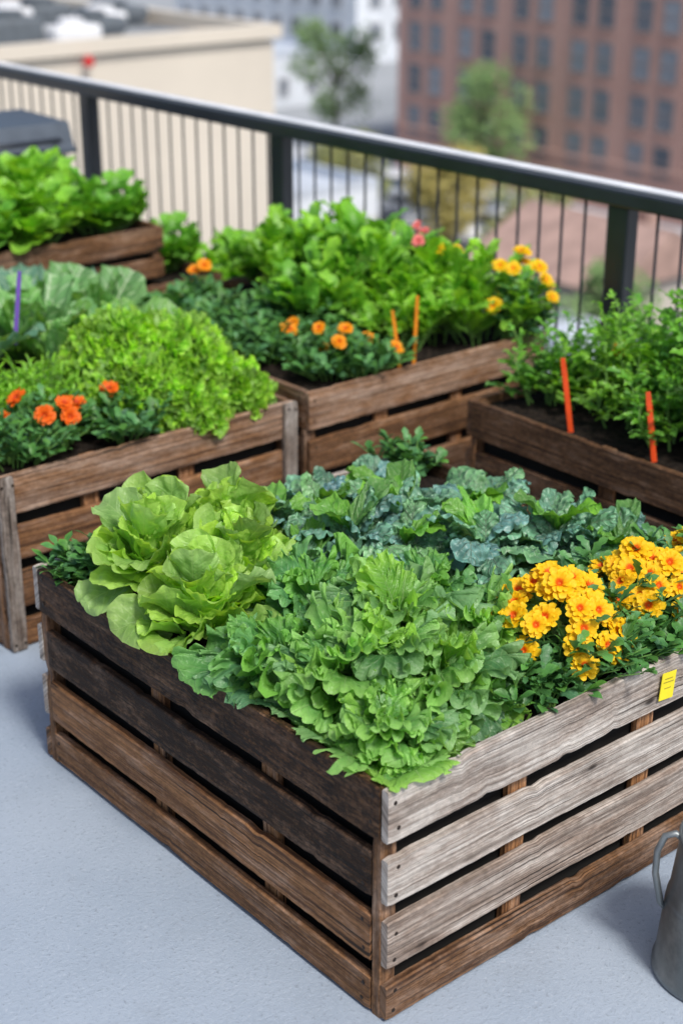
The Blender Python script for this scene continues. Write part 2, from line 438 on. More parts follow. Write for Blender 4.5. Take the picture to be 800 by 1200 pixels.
def bush_mesh(seed, rad, h, nst, lps, L, W, R=None, lobes=0, a=.6, b=.5, up=.6, mat=0, nu=5, nv=8, stem=True, ruf=(), bend=-40, fan=.55, cup=.4, emin=15, emax=60):
    R = random.Random(seed); mb = MB()
    for i in range(nst):
        az = R.random()*6.28; rr = rad*math.sqrt(R.random())
        bx, by = rr*.55*math.cos(az), rr*.55*math.sin(az)
        hh = h*(1-.45*(rr/rad)**2)*R.uniform(.6, 1.12)
        tx, ty = rr*math.cos(az)*(1+fan*.3)+R.uniform(-.02, .02), rr*math.sin(az)*(1+fan*.3)+R.uniform(-.02, .02)
        pts = []
        for k in range(5):
            q = k/4
            pts.append((bx+(tx-bx)*q**1.4, by+(ty-by)*q**1.4, hh*q))
        if stem: tube(mb, pts, [.0028, .0025, .002, .0015, .001], 5, (.5, .5, .5), 1, False)
        for j in range(lps):
            q = R.uniform(.3, 1.0)**.8
            k = min(3, int(q*4)); fq = q*4-k
            p = tuple(pts[k][m]*(1-fq)+pts[k+1][m]*fq for m in range(3))
            la = R.random()*6.28 if q < .95 else az
            l = L*R.uniform(.5, 1.25)*(1-.25*q)
            e0 = D2R(R.uniform(emin, emax)+30*(q-.5)*up)
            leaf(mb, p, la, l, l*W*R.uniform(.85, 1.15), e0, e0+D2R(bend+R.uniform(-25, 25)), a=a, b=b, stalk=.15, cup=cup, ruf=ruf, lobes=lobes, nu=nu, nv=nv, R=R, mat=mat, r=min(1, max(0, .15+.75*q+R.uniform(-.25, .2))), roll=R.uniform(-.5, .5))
    return mb

def tomato_mesh(seed, rad, h, nst, mat=0):
    R = random.Random(seed); mb = MB()
    for i in range(nst):
        az = R.random()*6.28; rr = rad*math.sqrt(R.random())
        bx, by = rr*.6*math.cos(az), rr*.6*math.sin(az); hh = h*R.uniform(.4, 1.3)
        top = Vector((rr*1.1*math.cos(az), rr*1.1*math.sin(az), hh)); bot = Vector((bx, by, 0))
        tube(mb, [bot, bot.lerp(top, .5)+Vector((R.uniform(-.015, .015), R.uniform(-.015, .015), 0)), top], [.004, .003, .0015], 5, (.5, .5, .5), 1, False)
        for j in range(8):
            q = .2+.8*j/7; p = bot.lerp(top, q)
            la = j*2.4+i+R.uniform(-.3, .3); ll = .10*R.uniform(.7, 1.2)*(1.35-.75*q)
            el = D2R(R.uniform(25, 55)+30*q); d = Vector((math.cos(la)*math.cos(el), math.sin(la)*math.cos(el), math.sin(el)))
            pts = [p+d*ll*w+Vector((0, 0, -.3*ll*w*w)) for w in (0, .33, .66, 1.)]
            tube(mb, pts, [.0018, .0015, .0012, .0008], 4, (.5, .5, .5), 1, False)
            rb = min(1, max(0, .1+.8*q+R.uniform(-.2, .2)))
            for w in (.25, .45, .65, .85, 1.0):
                k = min(2, int(w*3)); b_ = pts[k].lerp(pts[k+1], w*3-k)
                for sd in ((-1, 1) if w < 1 else (0,)):
                    l = ll*.44*R.uniform(.6, 1.2)*(1.2 if sd == 0 else 1-.3*abs(w-.6))
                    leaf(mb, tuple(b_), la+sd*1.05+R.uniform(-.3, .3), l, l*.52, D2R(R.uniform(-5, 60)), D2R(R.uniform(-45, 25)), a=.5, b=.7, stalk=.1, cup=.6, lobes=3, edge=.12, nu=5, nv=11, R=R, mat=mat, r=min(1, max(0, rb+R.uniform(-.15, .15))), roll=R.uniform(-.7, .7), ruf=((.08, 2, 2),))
    return mb

def put(me, name, loc, rz, label, cat, group=None, sc=1.0, drape=None):
    """drape=(x0,y0,ztop): leaves rest over the crate rim instead of passing through it"""
    if drape:
        me = me.copy()
        n = len(me.vertices); P = np.empty(n*3, dtype=np.float32); me.vertices.foreach_get('co', P); P = P.reshape(-1, 3)
        c, s = math.cos(rz), math.sin(rz)
        X = loc[0]+sc*(P[:, 0]*c-P[:, 1]*s); Y = loc[1]+sc*(P[:, 0]*s+P[:, 1]*c); Z = loc[2]+sc*P[:, 2]
        x0, y0, zt = drape
        lx, ly = x0-.022, y0-.008
        X = np.where(X < lx, lx+(X-lx)*.3, X); Y = np.where(Y < ly, ly+(Y-ly)*.2, Y)
        dx = (x0+.022)-X; dy = (y0+.022)-Y
        d = np.maximum(dx, dy)
        over = np.clip(d-.026, 0, 1)
        hm = np.where(d > 0, zt+.004-over*.75, zt+.004-np.clip(-d-.0, 0, 1)*2.5)
        low = Z < hm
        Z = np.where(low, hm+(Z-hm)*.06, Z)
        X -= loc[0]; Y -= loc[1]; Z -= loc[2]
        P[:, 0] = (X*c+Y*s)/sc; P[:, 1] = (-X*s+Y*c)/sc; P[:, 2] = Z/sc
        me.vertices.foreach_set('co', P.ravel()); me.update()
    o = bpy.data.objects.new(name, me); COL.objects.link(o)
    o.location = loc; o.rotation_euler = (0, 0, rz); o.scale = (sc, sc, sc)
    return meta(o, label, cat, group)

def flower_mesh(seed, r, npet, pm, layers=1, wr=.62, name='blossom', dome=.22, b=.16, ruf=.05):
    R = random.Random(seed); mb = MB()
    for ly in range(layers):
        for i in range(npet):
            az = (i+.5*ly)/npet*6.283+R.uniform(-.12, .12)
            L = r*(1-.22*ly)*R.uniform(.88, 1.08)
            leaf(mb, (r*.06*math.cos(az), r*.06*math.sin(az), .001+ly*r*.1+R.uniform(0, r*.05)), az, L, L*wr, D2R(24+ly*16+R.uniform(-10, 10)), D2R(-10+ly*14+R.uniform(-15, 15)), a=.6, b=b, cup=.45, ruf=((ruf, 2.2, 2),), edge=.12, nu=7, nv=11, R=R, mat=0, twist=R.uniform(-.35, .35))
    prof = [(r*dome, 0), (r*dome*.95, r*.10), (r*dome*.6, r*.18), (r*.02, r*.20)]
    lathe(mb, prof, 10, mat=1)
    tube(mb, [(0, 0, 0), (0, 0, -r*1.6)], r*.06, 5, mat=2)
    return mb.mesh(name, [pm, CEN, STEM])

def flower_plant(name, loc, fol, blooms, label, cat, seed, rad, h, bmeshes, group=None, gap=1.2):
    e = empty(name, loc); meta(e, label, cat, group)
    R = random.Random(seed)
    if isinstance(fol, MB): f = fol.obj('foliage', [FLOL, STEM], parent=e)
    else:
        f = bpy.data.objects.new('foliage', fol); COL.objects.link(f); f.parent = e; f.rotation_euler = (0, 0, seed*1.3)
    n = 0; placed = []; tries = 0
    while n < blooms and tries < 4000:
        tries += 1
        az = R.random()*6.28; q = math.sqrt(R.random())
        x, y = rad*q*math.cos(az), rad*q*math.sin(az)
        z = h*(1-.6*q*q)+R.uniform(-.012, .015)
        if any((x-a)**2+(y-b)**2+(z-c)**2 < (d)**2 for a, b, c, d in placed): continue
        placed.append((x, y, z, bmeshes[1]*gap))
        o = bpy.data.objects.new('blossom', R.choice(bmeshes[0])); COL.objects.link(o)
        o.parent = e; o.location = (x, y, z)
        nx, ny = x/rad*.75-.40+R.uniform(-.3, .3), y/rad*.75-.50+R.uniform(-.3, .3)
        d = Vector((nx, ny, 1)).normalized()
        o.rotation_mode = 'QUATERNION'
        o.rotation_quaternion = d.to_track_quat('Z', 'Y')
        s = R.uniform(.78, 1.1); o.scale = (s, s, s)
        n += 1
    return e

# ------------------------------------------------------------------ planks / crates
def plank(mb, p0, al, ln, aw, w, at, th, tone, grey, R=rnd, nails=True, nail_side=1):
    al, aw, at, p0 = Vector(al), Vector(aw), Vector(at), Vector(p0)
    n = max(3, int(ln/.012)); bv = min(.0022, th*.2)
    sec = [(-w/2+bv, -th/2), (w/2-bv, -th/2), (w/2, -th/2+bv), (w/2, th/2-bv), (w/2-bv, th/2), (-w/2+bv, th/2), (-w/2, th/2-bv), (-w/2, -th/2+bv)]
    V = []; UV = []; F = []
    sd = R.random()*100
    bow = R.uniform(-.0025, .0025); c0 = R.uniform(-.002, .002); c1 = R.uniform(-.002, .002)
    m = len(sec)
    for i in range(n+1):
        q = i/n; x = q*ln
        dw = bow*math.sin(q*3.14)+c0*(1-q)+c1*q
        e1 = noise.noise(Vector((x*5, sd, 0)))*.002+noise.noise(Vector((x*60, sd, 5)))*.0013-max(0, noise.noise(Vector((x*16, sd, 31)))-.42)*.025
        e2 = noise.noise(Vector((x*5, sd, 9)))*.002+noise.noise(Vector((x*60, sd, 3)))*.0013+max(0, noise.noise(Vector((x*16, sd, 47)))-.42)*.025
        dt = noise.noise(Vector((x*4, sd, 20)))*.002
        inset = .0015 if i in (0, n) else 0
        for (a, b) in sec:
            aa = a+dw+(e1 if a > 0 else e2)
            aa -= math.copysign(inset, a); bb = b+dt-math.copysign(inset*.6, b)
            p = p0+al*x+aw*aa+at*bb
            V.append(tuple(p)); UV.append((x, a+b*.9))
    for i in range(n):
        for k in range(m):
            F.append((i*m+k, (i+1)*m+k, (i+1)*m+(k+1) % m, i*m+(k+1) % m))
    F.append(tuple(range(m))); F.append(tuple(reversed(range(n*m, n*m+m))))
    mb.add(V, F, UV, (tone, grey, R.random()), 0)
    if nails:
        for x in (.018, ln-.018):
            for dw in (-w*.27, w*.27):
                c = p0+al*(x+R.uniform(-.004, .004))+aw*(dw+R.uniform(-.004, .004))+at*nail_side*(th/2)
                pts = []
                for zz, r in ((-.002, .004), (.0006, .004), (.0012, .002)):
                    for k in range(8):
                        tt = k/8*6.283
                        pts.append(tuple(c+at*nail_side*zz+al*math.cos(tt)*r+aw*math.sin(tt)*r))
                FF = [(a*8+k, a*8+(k+1) % 8, (a+1)*8+(k+1) % 8, (a+1)*8+k) for a in range(2) for k in range(8)]+[tuple(range(16, 24))]
                mb.add(pts, FF, None, (.5, .5, .5), 1)

def crate(name, x0, x1, y0, y1, h, slats, tf, tl, label, seed, group='wooden rooftop planter crates', z0=0., fill=.03, post_tone=(.45, .1), corner_boards=False):
    R = random.Random(seed)
    e = empty(name, ((x0+x1)/2, (y0+y1)/2, z0)); meta(e, label, 'planter crate', group)
    ox, oy = e.location.x, e.location.y
    X0, X1, Y0, Y1 = x0-ox, x1-ox, y0-oy, y1-oy
    th = .017; ps = .034
    for (nm, yy, at, tones) in (('slatted_panel', Y0+th/2, (0, -1, 0), tf), ('slatted_panel', Y1-th/2, (0, 1, 0), tf)):
        mb = MB()
        for i, (a, b) in enumerate(slats):
            tn, gy = tones[i % len(tones)]
            plank(mb, (X0+.001+R.uniform(0, .004), yy, (a+b)/2), (1, 0, 0), X1-X0-.006, (0, 0, 1), b-a, at, th, tn, gy, R)
        mb.obj(nm, [WOOD, NAIL], False, e)
    for (nm, xx, at, tones) in (('slatted_panel', X0+th/2, (-1, 0, 0), tl), ('slatted_panel', X1-th/2, (1, 0, 0), tl)):
        mb = MB()
        for i, (a, b) in enumerate(slats):
            tn, gy = tones[i % len(tones)]
            top = (i == len(slats)-1)
            i0 = th+.003 if top else ps+.006
            plank(mb, (xx, Y0+i0, (a+b)/2), (0, 1, 0), (Y1-Y0)-2*i0, (0, 0, 1), b-a, at, th, tn, gy, R)
        mb.obj(nm, [WOOD, NAIL], False, e)
    for (cx, cy) in ((X0+ps/2+.001, Y0+th+ps/2), (X1-ps/2-.001, Y0+th+ps/2), (X0+ps/2+.001, Y1-th-ps/2), (X1-ps/2-.001, Y1-th-ps/2)):
        mb = MB()
        plank(mb, (cx, cy-.006 if cy < 0 else cy+.006, .0), (0, 0, 1), slats[-1][0]-.002, (1, 0, 0), ps, (0, 1, 0), ps-.012, post_tone[0], post_tone[1], R, nails=False)
        mb.obj('corner_post', [WOOD, NAIL], False, e)
    if corner_boards:
        for cx in (X0+.022, X1-.022):
            mb = MB(); plank(mb, (cx, Y0-.008, .004), (0, 0, 1), h-.012, (1, 0, 0), .042, (0, -1, 0), .014, .42, .75, R)
            mb.obj('corner_board', [WOOD, NAIL], False, e)
    for q in (.3, .62):
        xx = X0+(X1-X0)*q
        for yy in (Y0+th+.010, Y1-th-.010):
            mb = MB(); plank(mb, (xx, yy, .005), (0, 0, 1), h-.02, (1, 0, 0), .045, (0, 1, 0), .016, .85, .0, R, nails=False); mb.obj('inner_batten', [WOOD], False, e)
        yy = Y0+(Y1-Y0)*q
        for xx in (X0+th+.010, X1-th-.010):
            mb = MB(); plank(mb, (xx, yy, .005), (0, 0, 1), h-.02, (0, 1, 0), .045, (1, 0, 0), .016, .7, .0, R, nails=False); mb.obj('inner_batten', [WOOD], False, e)
    mb = MB(); q = th+.021
    box(mb, X0+q, X1-q, Y0+q, Y1-q, .012, h-fill-.035)
    mb.obj('liner', [LINER], False, e)
    mb = MB(); q = th+.004; ng = 40
    V = []
    for j in range(ng):
        for i in range(ng):
            x = X0+q+(X1-X0-2*q)*i/(ng-1); y = Y0+q+(Y1-Y0-2*q)*j/(ng-1)
            V.append((x, y, h-fill+noise.noise(Vector((x*22, y*22, seed)))*.008+noise.noise(Vector((x*70, y*70, seed)))*.005))
    mb.add(V, gridf(ng, ng)); mb.obj('soil', [SOIL], True, e)
    return e

SL = [(.006, .074), (.107, .200), (.233, .320), (.353, .452)]
SLM = [(.006, .076), (.108, .208), (.240, .336), (.368, .474)]
main = crate('planter_crate', 1.374, 2.42, 1.526, 2.62, .45, SL,
      [(.42, .10), (.74, .7), (.80, .9), (.70, .85)],
      [(.48, .0), (.66, .0), (.06, .05), (.11, .0)],
      'weathered reclaimed wood planter crate overflowing with lettuce and kale', 11)
crate('planter_crate', 1.545, 2.43, 3.09, 4.05, .46, SL, [(.5, .0), (.42, .0), (.62, .05), (.66, .2)], [(.4, .1)],
      'brown slatted wood planter crate holding lime lettuce and collards', 12, corner_boards=True)
crate('planter_crate', 2.455, 3.37, 3.06, 4.18, .475, SLM, [(.6, .0), (.7, .1), (.4, .0), (.68, .2)], [(.45, .1), (.5, .15)],
      'brown slatted wood planter crate with leafy greens and orange flowers', 13)
crate('planter_crate', 2.78, 3.37, 1.55, 2.80, .46, SL, [(.4, .1)], [(.35, .0), (.4, .0), (.22, .05), (.26, .0)],
      'dark brown wood planter crate of tomato seedlings beside the railing', 14)
crate('planter_crate', 1.7, 3.12, 4.36, 5.3, .445, [(.006, .078), (.103, .203), (.229, .313), (.337, .44)], [(.4, .05), (.4, .05), (.45, .1), (.4, .1)], [(.4, .1)],
      'long low wood planter crate under a second stacked crate', 15)
SL2 = [(.006, .07), (.092, .175)]
crate('planter_crate', 1.8, 2.92, 4.42, 5.2, .18, SL2, [(.4, .05), (.45, .1)], [(.4, .1)],
      'shallow wood planter crate stacked on a longer crate', 16, z0=.445)

TAGM = simple('yellow_tag_paper', (.85, .72, .02), .6, 0, 20, .06)
TAGI = simple('tag_print', (.35, .28, .03), .7)
mb = MB(); box(mb, -.0195, .0195, -.0006, .0006, -.027, .027)
tag = mb.obj('paper_tag', [TAGM], False, main)
tag.location = (2.045-main.location.x, 1.521-main.location.y, .402); tag.rotation_euler = (0, D2R(6), 0)
mb = MB()
for z, w in ((.015, .011), (.008, .014), (-.004, .009)):
    box(mb, -w, w, -.0013, -.0008, z-.0008, z+.0008)
tp = mb.obj('faded_print', [TAGI], False, tag)

# ------------------------------------------------------------------ main crate plants
zs = .415; DR = (1.374, 1.526, .455)
G1 = 'butterhead lettuces in the crate'
LB = 'pale green butterhead lettuce with broad cupped leaves in wooden crate'
m1 = butter_mesh(1, 1.12).mesh('butterhead_lettuce', [BUTTER]); m2 = butter_mesh(5, 1.1).mesh('butterhead_lettuce', [BUTTER])
for i, (x, y, dz, rz, s, m) in enumerate([(1.51, 2.36, .07, .3, .98, m1), (1.69, 2.38, .06, 1.9, .92, m2), (1.49, 2.18, .03, 3.9, .92, m1), (1.60, 2.48, .05, 4.9, .88, m2), (1.62, 2.25, .055, 5.7, .92, m2)]):
    put(m, 'butterhead_lettuce', (x, y, zs+dz), rz, LB, 'lettuce', G1, s, DR)

G2 = 'green leaf lettuces in the crate'
LF = 'frilly green leaf lettuce with crinkled edges spilling over crate corner'
f1 = frill_mesh(21).mesh('leaf_lettuce', [FRILL]); f2 = frill_mesh(25).mesh('leaf_lettuce', [FRILL])
f3 = frill_mesh(28, big=1.05, N=24).mesh('leaf_lettuce', [FRILLD])
put(f3, 'leaf_lettuce', (1.49, 1.96, zs+.01), .4, 'darker green leaf lettuce against the dark crate side', 'lettuce', G2, .98, DR)
for i, (m, x, y, dz, rz, s) in enumerate([(f1, 1.52, 1.81, .03, 1.4, 1.05), (f2, 1.70, 1.88, .055, 2.6, 1.05), (f1, 1.50, 1.66, .0, 4.2, .88), (f2, 1.655, 1.70, .02, 5.2, .98), (f1, 1.80, 1.76, .03, .6, .95), (f2, 1.60, 1.78, .055, 3.6, .9)]):
    put(m, 'leaf_lettuce', (x, y, zs+dz), rz, LF, 'lettuce', G2, s, DR)
put(f3, 'leaf_lettuce', (1.66, 2.05, zs+.03), 3.3, LF, 'lettuce', G2, 1.0, DR)
put(f3, 'leaf_lettuce', (1.85, 1.96, zs+.03), 5.3, LF, 'lettuce', G2, .9, DR)

G3 = 'kale plants in the crate'
LK = 'blue-green kale with blistered leaves in wooden crate'
ks = [kale_mesh(31+i).mesh('kale_plant', [KALE, CHARD]) for i in range(4)]
for i, (x, y, dz, s, rz) in enumerate([(1.99, 2.43, .005, .98, 0), (1.87, 2.20, .06, 1.0, 1), (2.23, 2.20, .015, 1.0, 2.2), (2.24, 1.98, .03, 1.02, 3.4), (2.15, 2.40, -.01, .95, 4.2),
        (1.83, 2.41, .02, .95, 5.2), (2.06, 2.02, .05, 1.02, 5.9), (2.04, 2.24, .04, 1.05, 1.7), (1.76, 2.2, .03, .8, 2.5), (2.30, 1.86, .02, .88, 1.5), (1.94, 2.11, .05, .9, 3.0)]):
    put(ks[i % 4], 'kale_plant', (x, y, zs+dz), rz, LK, 'kale', G3, s)

FY = [flower_mesh(51+i, .030, 10, PY, 2, .50, b=.2, dome=.2, ruf=.09) for i in range(4)]
FO = [flower_mesh(61+i, .024, 8, PO, 2, .8) for i in range(2)]
FR = [flower_mesh(71+i, .026, 6, PR, 2, .85) for i in range(2)]
FYP = [flower_mesh(81+i, .026, 9, PYP, 2, .7) for i in range(2)]
FP = [flower_mesh(91, .02, 7, PP, 2, .7)]
fol1 = bush_mesh(41, .15, .150, 90, 10, .055, .42, lobes=3, nu=5, nv=9).mesh('foliage', [FLOL, STEM])
G4 = 'yellow flowering plants in the crate'
LY = 'bushy plant of yellow flowers with red-orange centres at crate edge'
flower_plant('flowering_plant', (1.905, 1.675, zs), fol1, 42, LY, 'flowers', 3, .118, .18, (FY, .026), G4, .92)
flower_plant('flowering_plant', (2.155, 1.68, zs), fol1, 34, LY, 'flowers', 4, .108, .155, (FY, .026), G4, .92)
flower_plant('flowering_plant', (2.33, 1.66, zs), fol1, 18, LY, 'flowers', 5, .10, .15, (FY, .026), G4)
hb = bush_mesh(43, .08, .09, 30, 8, .05, .5, lobes=2, nu=5, nv=9).mesh('herb_plant', [FLOL, STEM])
for (x, y) in ((1.45, 2.54), (1.48, 2.47), (1.62, 2.56), (2.36, 2.56), (2.03, 1.61), (2.10, 1.63), (1.80, 1.61), (2.22, 1.61)):
    put(hb, 'herb_plant', (x, y, zs), x*9, 'small dark green herb clump against the crate rim', 'herb', 'small herbs in the crate')

# ------------------------------------------------------------------ left crate
lm = [curly_mesh(101+i).mesh('curly_lettuce', [LIME]) for i in range(2)]
GL = 'lime curly lettuces in the planter crate'
LL = 'bright lime curly lettuce mounded in brown wooden crate'
for i, (x, y, z, s) in enumerate([(2.08, 3.30, .0, .95), (2.22, 3.32, .01, 1.08), (2.14, 3.46, .05, 1.05), (2.31, 3.22, -.02, .8), (2.32, 3.48, .02, .95), (2.16, 3.20, -.03, .8)]):
    put(lm[i % 2], 'curly_lettuce', (x, y, .43+z), i*1.7, LL, 'lettuce', GL, s)
def collard_mesh(seed):
    R = random.Random(seed); mb = MB()
    rosette(mb, 11, .06, 92, 52, .20, .28, .72, R, ob=.3, st=.22, cup=.35, ruf=((.06, 4, 2), (.045, 11, 3), (.02, 22, 5)), blis=.005, blk=60, ns=87, nr=15, bend_in=-15, bend_out=-40)
    return mb
cm = [collard_mesh(111+i).mesh('collard_plant', [COLL]) for i in range(2)]
for i, (x, y, s) in enumerate([(2.30, 3.88, .95), (2.05, 3.80, 1.05), (1.80, 3.72, .95), (2.06, 3.64, .8), (1.72, 3.9, 1.0), (2.26, 3.68, .8), (2.18, 3.97, 1.0)]):
    put(cm[i % 2], 'collard_plant', (x, y, .44), i*2.1, 'green collard with broad pale-veined leaves in wooden crate', 'collard', 'collards in the planter crate', s)
fm = bush_mesh(121, .12, .15, 110, 10, .05, .16, nu=3, nv=6).mesh('carrot_plant', [HERBB, STEM])
put(fm, 'carrot_plant', (1.88, 3.46, .43), 0, 'feathery bright green carrot tops in wooden crate', 'carrot tops', 'carrot tops', 1.0)
put(fm, 'carrot_plant', (1.72, 3.50, .43), 2, 'feathery bright green carrot tops in wooden crate', 'carrot tops', 'carrot tops', 1.0)
fol2 = bush_mesh(44, .13, .11, 50, 8, .055, .45, lobes=2, nu=5, nv=9).mesh('foliage', [FLOL, STEM])
GO = 'orange flowering plants in planter crates'
LO = 'low dark-leaved plant with orange-red flowers in wooden crate'
flower_plant('flowering_plant', (1.79, 3.27, .43), fol2, 6, LO, 'flowers', 6, .09, .17, (FR, .026), GO)
flower_plant('flowering_plant', (1.97, 3.20, .43), fol2, 1, LO, 'flowers', 7, .10, .12, (FR, .026), GO)
flower_plant('flowering_plant', (1.66, 3.22, .43), fol2, 3, LO, 'flowers', 8, .10, .13, (FR, .026), GO)

# ------------------------------------------------------------------ middle crate
bk = dict(nu=7, nv=18, up=1.6, cup=.6, bend=-65, emin=40, emax=80)
b1 = [bush_mesh(131+i, .16, .24, 30, 7, .16, .38, lobes=4, ruf=((.08, 2, 2), (.03, 6, 2)), **bk).mesh('leafy_green_plant', [HERBB, STEM]) for i in range(2)]
b2 = [bush_mesh(135+i, .16, .22, 24, 7, .175, .36, lobes=0, ruf=((.08, 2, 2), (.05, 5, 2)), **bk).mesh('leafy_green_plant', [HERB, STEM]) for i in range(2)]
b3 = bush_mesh(138, .16, .23, 26, 7, .165, .40, lobes=5, ruf=((.09, 2, 2), (.04, 6, 2)), **bk).mesh('leafy_green_plant', [HERBB, STEM])
GM = 'leafy greens in the planter crate'
LM = 'tall arugula-like leafy greens growing thickly in wooden crate'
for i, (x, y, s, k) in enumerate([(2.95, 3.60, .9, 1), (3.03, 3.82, 1.0, 2), (3.02, 3.45, .95, 0), (3.14, 3.30, .95, 2), (3.12, 4.0, .95, 1), (3.16, 3.62, 1.05, 1), (3.22, 3.18, .9, 0), (2.98, 3.28, .7, 2), (3.2, 3.85, .95, 0)]):
    put((b1[i % 2], b2[i % 2], b3)[k], 'leafy_green_plant', (x, y, .44), i*1.3, LM, 'greens', GM, s)
for i, (x, y, nb) in enumerate([(2.58, 3.45, 2), (2.66, 3.22, 4), (2.60, 3.68, 0), (2.72, 3.17, 3), (2.60, 3.92, 0), (2.82, 3.42, 1), (2.82, 3.70, 0)]):
    flower_plant('flowering_plant', (x, y, .44), fol2, nb, LO.replace('orange-red', 'golden orange') if nb else 'low dark-leaved bedding plant without blooms in wooden crate', 'flowers', 20+i, .11, .14, (FO, .026), GO)
flower_plant('flowering_plant', (2.72, 3.93, .44), fol2, 4, 'small golden-orange flowering plant at crate rim', 'flowers', 31, .07, .18, (FO, .024), GO, .9)
GY = 'tall yellow flowers by the railing'
flower_plant('flowering_plant', (3.28, 3.10, .44), bush_mesh(47, .10, .22, 34, 9, .06, .4, nu=5, nv=9), 11, 'tall yellow flowers rising from crate beside the railing', 'flowers', 32, .12, .27, (FYP, .026), GY)
flower_plant('flowering_plant', (3.24, 3.38, .44), bush_mesh(48, .07, .28, 14, 6, .05, .4, nu=5, nv=9), 3, 'tall yellow flowers rising from crate beside the railing', 'flowers', 33, .05, .38, (FYP, .028), GY)
flower_plant('flowering_plant', (3.24, 3.46, .44), bush_mesh(49, .05, .28, 8, 6, .05, .4, nu=5, nv=9), 3, 'small pink flowers rising above the leafy greens', 'flowers', 34, .05, .38, (FP, .022))

# ------------------------------------------------------------------ right crate (tomato seedlings)
tm = [tomato_mesh(141+i, .15, .22, 11).mesh('tomato_seedling', [HERB, STEM]) for i in range(2)]+[tomato_mesh(143, .12, .27, 8).mesh('tomato_seedling', [HERBB, STEM])]
GT = 'tomato seedlings in the dark crate'
LT = 'bushy green tomato seedling with toothed leaves in dark wooden crate'
for i, (x, y, s) in enumerate([(2.98, 2.68, .75), (3.16, 2.66, .9), (3.0, 2.46, .85), (3.18, 2.44, 1.0), (2.97, 2.24, .9), (3.16, 2.22, 1.15), (2.98, 2.02, 1.05), (3.17, 1.98, 1.3), (3.05, 1.8, 1.2), (3.06, 2.34, 1.05), (3.13, 2.20, 1.5), (3.02, 2.58, .7), (3.18, 2.08, 1.5)]):
    put(tm[i % 3], 'tomato_seedling', (x, y, .43), i*1.9, LT, 'tomato plant', GT, s)
flower_plant('flowering_plant', (3.12, 2.56, .43), bush_mesh(50, .04, .2, 6, 5, .05, .4, nu=5, nv=9), 1, 'single small orange flower among tomato seedlings', 'flowers', 35, .03, .27, (FO, .026))

# ------------------------------------------------------------------ far crates
r1 = [bush_mesh(151+i, .16, .20, 30, 8, .12, .74, nu=7, nv=12, b=.35, a=.5, ruf=((.06, 2, 2),), cup=.6).mesh('leafy_green_plant', [HERBB if i else HERB, STEM]) for i in range(2)]
for i, (x, y, s) in enumerate([(2.78, 4.60, .8), (2.5, 4.56, .9), (2.22, 4.58, 1.0), (2.65, 4.9, 1.0), (2.35, 4.88, 1.05), (2.0, 4.7, 1.0), (2.1, 4.95, 1.0), (2.8, 5.05, .85)]):
    put(r1[i % 2], 'leafy_green_plant', (x, y, .585), i*1.1, 'round-leaved bright green spinach-like plant in stacked crate', 'greens', 'spinach-like greens in the stacked crate', s)
for i, (x, y, s) in enumerate([(3.02, 4.62, .75), (3.0, 4.85, .7)]):
    put(r1[i % 2], 'leafy_green_plant', (x, y, .415), i*2.1, 'low bright green leafy plant at end of long crate', 'greens', None, s)
t_ = MB(); lathe(t_, [(0, .0), (.10, 0), (.13, .30), (.14, .30), (.14, .33), (.125, .33), (.12, .29), (0, .29)], 36)
POTM = simple('grey_clay_pot', (.30, .30, .30), .8, 0, 8, .15, .2)
pot = t_.obj('plant_pot', [POTM], True); pot.location = (3.26, 4.52, 0); meta(pot, 'round grey pot standing between crates and railing', 'plant pot')
put(r1[1], 'leafy_green_plant', (3.26, 4.52, .29), 2.2, 'bright green leafy plant growing in grey pot', 'greens', None, .95)

# ------------------------------------------------------------------ stakes
def stake(loc, h, tilt, mat, label, w=.006):
    mb = MB(); box(mb, -w, w, -.0015, .0015, -.03, h*.82, bev=.001)
    V = [(-w, -.0015, h*.82), (w, -.0015, h*.82), (w, .0015, h*.82), (-w, .0015, h*.82), (-w*.8, -.0015, h), (w*.8, -.0015, h), (w*.8, .0015, h), (-w*.8, .0015, h)]
    mb.add(V, [(0,1,5,4),(1,2,6,5),(2,3,7,6),(3,0,4,7),(4,5,6,7)])
    o = mb.obj('plant_stake', [mat], False); o.location = loc; o.rotation_euler = (D2R(tilt[0]), D2R(tilt[1]), D2R(-40))
    return meta(o, label, 'plant stake', 'plant stakes in the crates')
SO = simple('orange_plastic', (.85, .28, .02), .4); SR = simple('red_plastic', (.85, .09, .02), .35); SP = simple('purple_plastic', (.18, .09, .45), .4)
stake((2.835, 3.12, .44), .18, (0, -8), SO, 'thin orange plastic stake leaning among the greens', .005)
stake((2.875, 3.11, .44), .215, (0, 2), SO, 'thin upright orange plastic stake among the greens', .005)
stake((2.85, 2.49, .43), .20, (0, -9), SR, 'red plastic plant stake leaning in dark crate', .007)
stake((2.85, 2.22, .43), .18, (0, -9), SR, 'red plastic plant stake leaning in dark crate', .007)
stake((1.90, 3.60, .62), .17, (0, 8), SP, 'purple plastic stake among the collards', .006)

